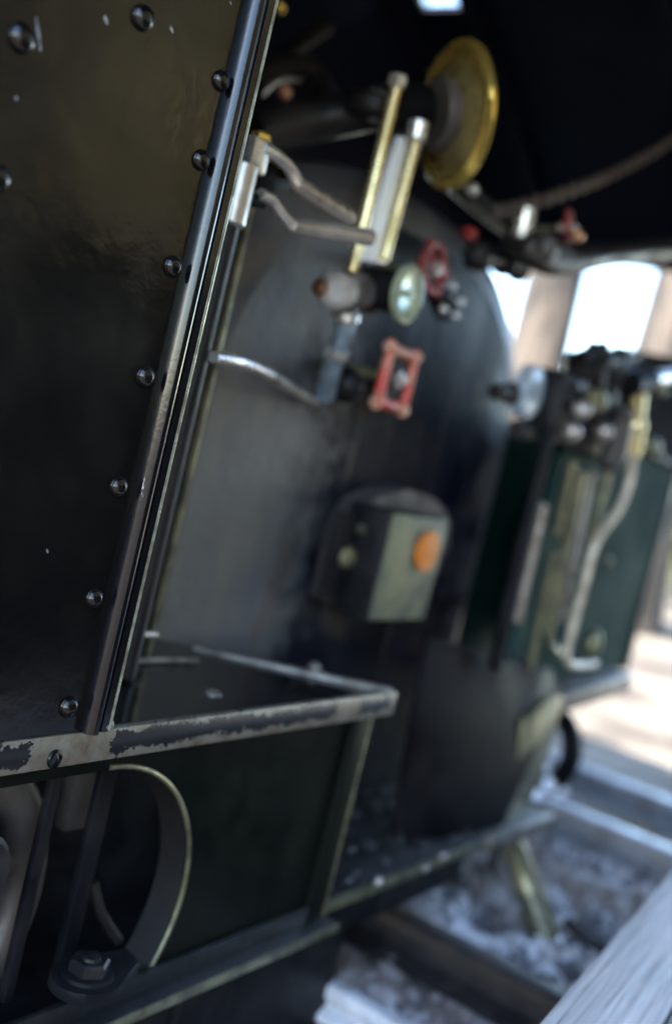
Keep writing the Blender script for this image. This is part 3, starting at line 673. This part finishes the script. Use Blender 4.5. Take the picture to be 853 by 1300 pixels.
# green far sheet
YG = .95
gx1 = (on(853, 590, y=YG).x + on(796, 848, y=YG).x) / 2; gzb = on(796, 848, y=YG).z
gzt = on(840, 478, y=YG).z
gsh = part(MB().box((2.24, YG, gzb), (gx1, YG + .012, .12)), 'far_sheet', GREEN, 'green painted sheet at the far side of the cab')
part(MB().box((gx1 + .001, YG - .006, gzb - .003), (gx1 + .035, YG + .35, .42), .003), 'sheet_post', DARKPLATE, parent=gsh)
part(MB().box((2.20, YG - .012, .121), (gx1, YG + .03, .14), .004), 'sheet_top_rail', BLACK, parent=gsh)
igx = on(570, 700, y=1.28).x
part(MB().box((igx, 1.28, -.82), (3.04, 1.292, on(660, 545, y=1.28).z), .002), 'inner_green_sheet', GREEN, 'green sheet close beside the boiler')
def pipe(pts, r, mat, y=.9, name='feed_pipe', label=None):
    return part(MB().tube([on(a, b, y=y) for a, b in pts], r, 12), name, mat, label)
pipe(((798, 535), (803, 560), (800, 605), (786, 645), (757, 688), (742, 740), (726, 800), (719, 832), (727, 845), (755, 843)), .0095, WARMSTEEL, .86, 'overflow_pipe', 'bright bent overflow pipe with a short foot')
pipe(((738, 600), (722, 680), (700, 780), (697, 815), (708, 830)), .011, OLIVE, .89)
pipe(((692, 555), (672, 645)), .011, OLIVE, .90)
pipe(((727, 585), (708, 680)), .012, OLIVE, .91)
pipe(((772, 600), (750, 690)), .009, OLIVE, .91)
pipe(((752, 600), (735, 680), (712, 790)), .008, BROWNSTEEL, .92)
pipe(((690, 640), (655, 790)), .010, BROWNSTEEL, .92)
pipe(((704, 700), (672, 850)), .009, OLIVE, .91)
part(MB().sphere(on(771, 712, y=.93), .012), 'sheet_bolt', OLIVE)
part(MB().sphere(on(752, 818, y=.90), .026, 14, (.8, .8, 1.5)), 'drain_cock', OLIVE)
ub0 = on(698, 545, y=.90); ub1 = on(652, 720, y=.90)
part(MB().tube([on(699, 540, y=.89), on(660, 700, y=.89), on(628, 850, y=.89)], .014, 10), 'far_upright', BLACK)
# injector cluster
inj = part(MB().box(on(700, 560, y=.90), on(815, 515, y=.90) + Vector((0, .08, 0)), .012), 'injector', DARKPLATE, 'cluster of injector valves on the far side of the cab')
def blob(name, mat, *spec):
    mb = MB()
    for s_ in spec:
        if s_[0] == 's': mb.sphere(on(s_[1], s_[2], y=s_[4]), s_[3], 14)
        else: mb.cyl(on(s_[1], s_[2], y=s_[6]), on(s_[3], s_[4], y=s_[6]), s_[5], 14)
    return part(mb, name, mat, parent=inj)
blob('injector_body', DARKPLATE, ('c', 745, 450, 738, 545, .045, .92), ('c', 715, 490, 800, 478, .030, .92), ('c', 770, 455, 762, 540, .034, .9), ('s', 750, 500, .06, .92), ('s', 782, 500, .05, .93), ('s', 716, 505, .04, .92))
blob('cross_handle', BLACK, ('c', 737, 452, 766, 440, .014, .90), ('c', 757, 434, 748, 470, .016, .90))
blob('cross_handle', DARKPLATE, ('c', 765, 460, 808, 452, .014, .88), ('c', 790, 440, 782, 480, .018, .88))
blob('union_nut', OLIVE, ('s', 756, 510, .026, .86), ('c', 757, 495, 753, 520, .022, .86))
for a_, b_ in ((738, 520), (766, 548), (726, 548)): blob('union_nut', BROWNSTEEL, ('s', a_, b_, .020, .86))
blob('brass_cock', RODBRASS, ('c', 810, 497, 806, 530, .020, .86), ('c', 806, 545, 800, 578, .022, .86), ('s', 806, 540, .026, .86))
blob('tap', OLIVE, ('s', 826, 567, .026, .86)); blob('tap', OLIVE, ('s', 838, 495, .016, .86))
blob('clack_body', WHEELGREY, ('c', 788, 530, 778, 585, .028, .86), ('s', 776, 585, .026, .86), ('s', 793, 525, .018, .85))
blob('operating_rod', STEEL, ('c', 818, 482, 880, 472, .017, .86))
blob('rod_socket', BLACK, ('c', 800, 487, 826, 481, .026, .86))
part(MB().lathe(on(676, 498, y=.93), (0, -1, 0), [(-.03, .03), (-.02, .052), (.0, .052), (.004, .044), (.002, .02)], 32), 'round_dial', DIALBLUE, parent=inj)
blob('water_valve', PIPE, ('c', 628, 497, 664, 500, .016, .95), ('s', 648, 499, .022, .95), ('c', 655, 545, 690, 548, .02, .95))
# pipes and valves under the roof on the far side
part(MB().tube([on(575, 232, y=1.10), on(610, 262, y=1.10), on(655, 296, y=1.08), (on(690, 325, y=1.05))], .018, 12), 'roof_pipe', PIPE)
part(MB().tube([on(600, 244, y=1.06), on(640, 280, y=1.06), on(680, 292, y=1.04)], .014, 12), 'roof_pipe', PIPE)
part(MB().tube([on(655, 305, y=1.0), on(700, 330, y=1.0), on(780, 322, y=1.0), on(880, 312, y=1.0)], [.03, .032, .028, .028], 12), 'cross_pipe', PIPE, 'dark pipe running along the top of the opening')
tv = part(MB().cyl(on(668, 262, y=1.0), on(660, 302, y=1.0), .020), 'top_valve', STEEL, 'upright steel valve above the opening')
part(MB().cyl(on(672, 318, y=1.0), on(715, 328, y=1.0), .03).sphere(on(690, 315, y=.98), .03), 'valve_elbow', ARCHGREY, parent=tv)
hw3 = handwheel(722, 288, .96, (.2, -.9, .2), .028, 5, RED, STEEL, .08, 'handwheel', 'small red tap above the bright opening')
part(MB().sphere(on(732, 298, y=.93), .014), 'tap_nut', COPPER, parent=hw3)
part(MB().box(on(596, 301, y=1.04), on(608, 293, y=1.04) + Vector((0, .02, 0)), .003), 'red_tap', RED)
part(MB().sphere(on(606, 325, y=1.05), .03, 16).cyl(on(606, 325, y=1.05), on(640, 330, y=1.05), .02).sphere(on(640, 330, y=1.05), .032, 16).cyl(on(640, 325, y=1.05), on(660, 345, y=1.05), .025), 'turret', DARKPLATE)
# cab roof, front sheet and posts
EX, EZ, CZ, RC = 3.06, .72, 1.22, 1.72
def roofz(x): return EZ + (CZ - EZ) * (1 - ((x - RC) / (EX - RC)) ** 2)
mb = MB(); NX, NY = 40, 28; y0, y1 = .02, 1.80; X0 = 2 * RC - EX
h0 = on(562, 6, z=1.10); hx0, hx1 = h0.x - .022, h0.x + .022
hy0, hy1 = sorted((on(528, 14, x=h0.x).y, on(604, 4, x=h0.x).y))
xs = sorted([X0 + (EX - X0) * i / NX for i in range(NX + 1)] + [hx0, hx1]); ys = sorted([y0 + (y1 - y0) * j / NY for j in range(NY + 1)] + [hy0, hy1])
print('HATCH', hx0, hx1, hy0, hy1)
vv = [[mb.bm.verts.new((x, y, roofz(x))) for y in ys] for x in xs]
for i in range(len(xs) - 1):
    for j in range(len(ys) - 1):
        mx, my = (xs[i] + xs[i + 1]) / 2, (ys[j] + ys[j + 1]) / 2
        if hx0 < mx < hx1 and hy0 < my < hy1: continue
        mb.bm.faces.new((vv[i][j], vv[i + 1][j], vv[i + 1][j + 1], vv[i][j + 1]))
g = bmesh.ops.extrude_face_region(mb.bm, geom=mb.bm.faces[:])
for v in [e for e in g['geom'] if isinstance(e, bmesh.types.BMVert)]: v.co.z += .012
roof = part(mb, 'cab_roof', ROOF, 'dark arched cab roof with a narrow light slit')
for yy in (.25, 1.0, 1.5):
    mb = MB(); a = []; b = []
    pts = [(X0 + (EX - X0) * i / 24) for i in range(25)]
    poly = [(x, yy, roofz(x) - .004) for x in pts] + [(x, yy, roofz(x) - .045) for x in reversed(pts)]
    part(mb.prism(poly, (0, .03, 0)), 'roof_rib', ROOF, parent=roof)
part(MB().box((EX - .02, .02, EZ - .06), (EX + .012, 1.80, EZ + .01), .004), 'cantrail', ROOF, parent=roof)
pts = [X0 + (2.30 - X0) * i / 20 for i in range(21)]
poly = [(x, 1.74, roofz(x) - .003) for x in pts] + [(2.30, 1.74, .62), (2.30, 1.74, -.73), (X0, 1.74, -.73)]
front = part(MB().prism(poly, (0, .012, 0)), 'cab_front', ROOF, 'dark front sheet of the cab around the boiler')
pts = [2.301 + (EX - .02 - 2.301) * i / 12 for i in range(13)]
part(MB().prism([(x, 1.741, roofz(x) - .003) for x in pts] + [(EX - .02, 1.741, .60), (2.301, 1.741, .60)], (0, .012, 0)), 'front_header', ROOF, parent=front)
part(MB().box((X0 + .01, 1.2, ZL), (X0 + .03, 1.74, EZ), .002), 'side_sheet', ROOF)

# chain under the roof
def chain(pts, r, R_):
    mb = MB(); pts = [Vector(p) for p in pts]; L = []
    for a, b in zip(pts, pts[1:]):
        n = max(1, round((b - a).length / (R_ * 1.5)))
        for i in range(n): L.append((a.lerp(b, (i + .5) / n), (b - a).normalized()))
    for i, (c, d_) in enumerate(L):
        u, v, _ = frame_of(d_); e = u if i % 2 else v; w_ = d_.cross(e)
        ring = []
        for k in range(14):
            a = 2 * math.pi * k / 14; p = c + d_ * (R_ * math.cos(a)) + e * (R_ * .62 * math.sin(a))
            ring.append(mb.ring(p, (p - c).normalized(), w_, r, 6))
        for a, b in zip(ring, ring[1:] + ring[:1]): mb.bridge(a, b)
    return mb
cp = [on(630, 268, y=1.0), on(660, 262, y=1.0), on(700, 250, y=1.0), on(745, 234, y=1.0), on(790, 214, y=1.0), on(830, 192, y=1.0), on(880, 160, y=1.0), on(960, 95, y=1.0)]
tag(chain(cp, .0052, .017).build('chain', CHAINM), 'brown chain sagging under the dark cab roof', 'chain')

# things on the ground below the cab
hk = empty('brake_hose', on(650, 1080, y=.9), 'thick olive hose hanging down from the floor edge to the ballast', 'hose')
MB().tube([on(648, 1070, y=.86), on(664, 1110, y=.82), on(684, 1165, y=.76), on(700, 1212, y=.71)], [.026, .029, .030, .027], 16).build('hose_body', OLIVE, hk)
MB().cyl(on(700, 1205, y=.715), on(718, 1248, y=.67), .025).build('hose_end', RUSTRAIL, hk)
MB().cyl(on(695, 1194, y=.725), on(700, 1210, y=.71), .032).build('clamp_ring', STEEL, hk)
hkp = on(752, 1192, z=GZ + .06)
o = MB().torus(hkp, (.35, -.2, 1), .06, .014, 30, 10, 0.6, 5.6).build('coupling_hook', RUSTRAIL); tag(o, 'black curved hook lying on the pale ballast by the wooden deck', 'hook')
rng = random.Random(5); mb = MB()
for _ in range(90):
    x = rng.uniform(XR + .05, 2.1); y = rng.uniform(YF + .03, 1.10); mb.sphere((x, y, FZ + .004), rng.uniform(.004, .014), 6, (1, rng.uniform(.6, 1), rng.uniform(.5, .9)))
tag(mb.build('coal_debris', COAL, smooth=False), 'small black coal crumbs strewn over the cab floor', 'coal', kind='stuff')

# ------------------------------------------------------------------ flat wagon behind (its deck corner shows at the lower right)
WZ = -.62; wa = on(700, 1282, z=WZ); wb = on(853, 1105, z=WZ); wd = (wb - wa).normalized(); wn = Vector((wd.y, -wd.x, 0))
wag = empty('flat_wagon', (1.8, -.6, GZ), 'wooden wagon coupled behind with weathered grey deck boards', 'wagon')
s0 = wa - wd * .30; off = 0
for i in range(2):
    bw = .115; a = s0 + wn * off; b = a + wd * 2.6
    zj = random.uniform(-.002, .002)
    MB().prism([a, b, b + wn * bw, a + wn * bw], (0, 0, -.045), .004).build('deck_board', WOOD, wag).location.z += zj
    off += bw + .004
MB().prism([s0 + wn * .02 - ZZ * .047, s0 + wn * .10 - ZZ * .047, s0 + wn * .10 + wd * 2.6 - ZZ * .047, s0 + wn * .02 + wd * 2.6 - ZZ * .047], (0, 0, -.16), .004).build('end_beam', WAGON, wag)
MB().prism([s0 + wn * .25 - ZZ * .24, s0 + wn * .25 + wd * 2.6 - ZZ * .24, s0 + wn * 1.545 + wd * 2.6 - ZZ * .24, s0 + wn * 1.545 - ZZ * .24], (0, 0, -.04), .004).build('added_dark_floor', WAGON, wag)  # added dark floor, keeps bright ground out of the tank sheet's reflection
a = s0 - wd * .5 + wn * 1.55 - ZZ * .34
MB().prism([a, a + wd * 3.2, a + wd * 3.2 + ZZ * 1.39, a + ZZ * 1.39], wn * .05, .004).build('added_dark_wall', WAGON, wag)  # unseen wall added to darken the lower reflection in the tank sheet

# ------------------------------------------------------------------ trees
def tree(x, y, r, h, label, crown0, crad, mat, leaves=1500, seed=1, lean=0, group='trees round the track', lsz=.13):
    rng = random.Random(seed); t = empty('redwood_tree', (x, y, GZ), label, 'tree', group)
    pts, rad = [], []
    for i in range(9):
        f = i / 8; pts.append((x + lean * f * h + rng.uniform(-.02, .02), y + rng.uniform(-.02, .02), GZ - .06 + f * h)); rad.append(r * (1.35 if i == 0 else 1 - .75 * f))
    mb = MB().tube(pts, rad, 20, 3)
    for k in range(14):
        f = rng.uniform(.4, .95); z = GZ + f * h
        if z < crown0: continue
        a = rng.uniform(0, 6.28); L = crad * rng.uniform(.6, 1)
        mb.tube([(x + lean * f * h, y, z), (x + math.cos(a) * L * .5, y + math.sin(a) * L * .5, z + .1), (x + math.cos(a) * L, y + math.sin(a) * L, z - .1 * L)], [r * .16, r * .1, r * .03], 6, 2)
    mb.build('trunk', BARK, t)
    vs, fs = [], []; cl = []
    for k in range(70):
        f = rng.random(); z = crown0 + f * (GZ + h * 1.05 - crown0); R_ = crad * (1 - .75 * f) * math.sqrt(rng.random()); a = rng.uniform(0, 6.28)
        cl.append(Vector((x + R_ * math.cos(a), y + R_ * math.sin(a), z)))
    for k in range(leaves):
        c = rng.choice(cl) + Vector((rng.gauss(0, .4), rng.gauss(0, .4), rng.gauss(0, .22))) * (crad / 2.2); s_ = lsz * rng.uniform(.5, 1.4)
        u = Vector((rng.uniform(-1, 1), rng.uniform(-1, 1), rng.uniform(-.5, .5))).normalized(); w_ = u.cross(Vector((rng.uniform(-1, 1), rng.uniform(-1, 1), 1))).normalized()
        o = len(vs); vs += [c - u * s_, c + w_ * s_ * .45, c + u * s_, c - w_ * s_ * .45]; fs.append((o, o + 1, o + 2, o + 3))
    me = bpy.data.meshes.new('crown'); me.from_pydata(vs, [], fs); me.materials.append(mat)
    o = bpy.data.objects.new('crown', me); COL.objects.link(o); o.parent = t; o.matrix_parent_inverse = wmat(t).inverted()
    return t
def ground_at(px, py, depth):
    return ray(px, py) * depth
p = ground_at(686, 430, 11.0); tree(p.x, p.y, .36, 14, 'straight brown tree trunk in the opening right beside the boiler', 4.2, 2.4, LEAF, seed=2)
p = ground_at(858, 430, 9.0); tree(p.x, p.y, .38, 13, 'grey brown tree trunk at the right end of the opening', 4.2, 2.2, LEAF, seed=3)
for k, (x, y, h, cr_, lb) in enumerate(((.4, -6, 8, 2.5, 'short olive leafed tree added unseen behind the camera'), (3.4, -6.5, 10, 2.8, 'tallest olive leafed tree added unseen behind the wagon'),
        (6.4, -6, 9, 2.7, 'olive leafed tree added unseen beyond the end of the wagon'), (9.6, -6.5, 9, 2.7, 'olive leafed tree added unseen, farthest along the side track'))):
    tree(x, y, .25, h, lb, .0, cr_, LEAF2, 7000, 20 + k, lsz=.34)  # unseen trees added to give the tank sheet its olive reflection

def bush(px, py, depth, r, label, seed):
    rng = random.Random(seed); c = ray(px, py) * depth; t = empty('leafy_bush', (c.x, c.y, GZ), label, 'bush', 'bushes beyond the side track')
    mb = MB()
    for k in range(7):
        a = rng.uniform(0, 6.28); mb.tube([(c.x, c.y, GZ - .05), (c.x + math.cos(a) * r * .3, c.y + math.sin(a) * r * .3, GZ + r * .6), (c.x + math.cos(a) * r * .6, c.y + math.sin(a) * r * .6, GZ + r * 1.2)], [.03, .02, .008], 6, 2)
    mb.build('stem', BARK, t)
    vs, fs = [], []
    for k in range(2600):
        d_ = Vector((rng.gauss(0, 1), rng.gauss(0, 1), rng.gauss(0, 1))).normalized() * (rng.random() ** .4) * r
        p_ = Vector((c.x, c.y, GZ + r * .8)) + Vector((d_.x, d_.y, d_.z * .8)); s_ = .09 * rng.uniform(.6, 1.4)
        u = Vector((rng.uniform(-1, 1), rng.uniform(-1, 1), rng.uniform(-1, 1))).normalized(); w_ = u.cross(Vector((rng.uniform(-1, 1), .3, 1))).normalized()
        o = len(vs); vs += [p_ - u * s_, p_ + w_ * s_ * .5, p_ + u * s_, p_ - w_ * s_ * .5]; fs.append((o, o + 1, o + 2, o + 3))
    me = bpy.data.meshes.new('foliage'); me.from_pydata(vs, [], fs); me.materials.append(LEAF3)
    o = bpy.data.objects.new('foliage', me); COL.objects.link(o); o.parent = t; o.matrix_parent_inverse = wmat(t).inverted()
LEAF3 = leaf('yellow green leaves', (.14, .17, .04), (.26, .26, .09))
bush(848, 660, 15, 1.1, 'yellow green bush past the right edge of the green sheet', 31)
bush(640, 500, 19, 1.3, 'yellow green bush low in the opening beside the boiler', 32)
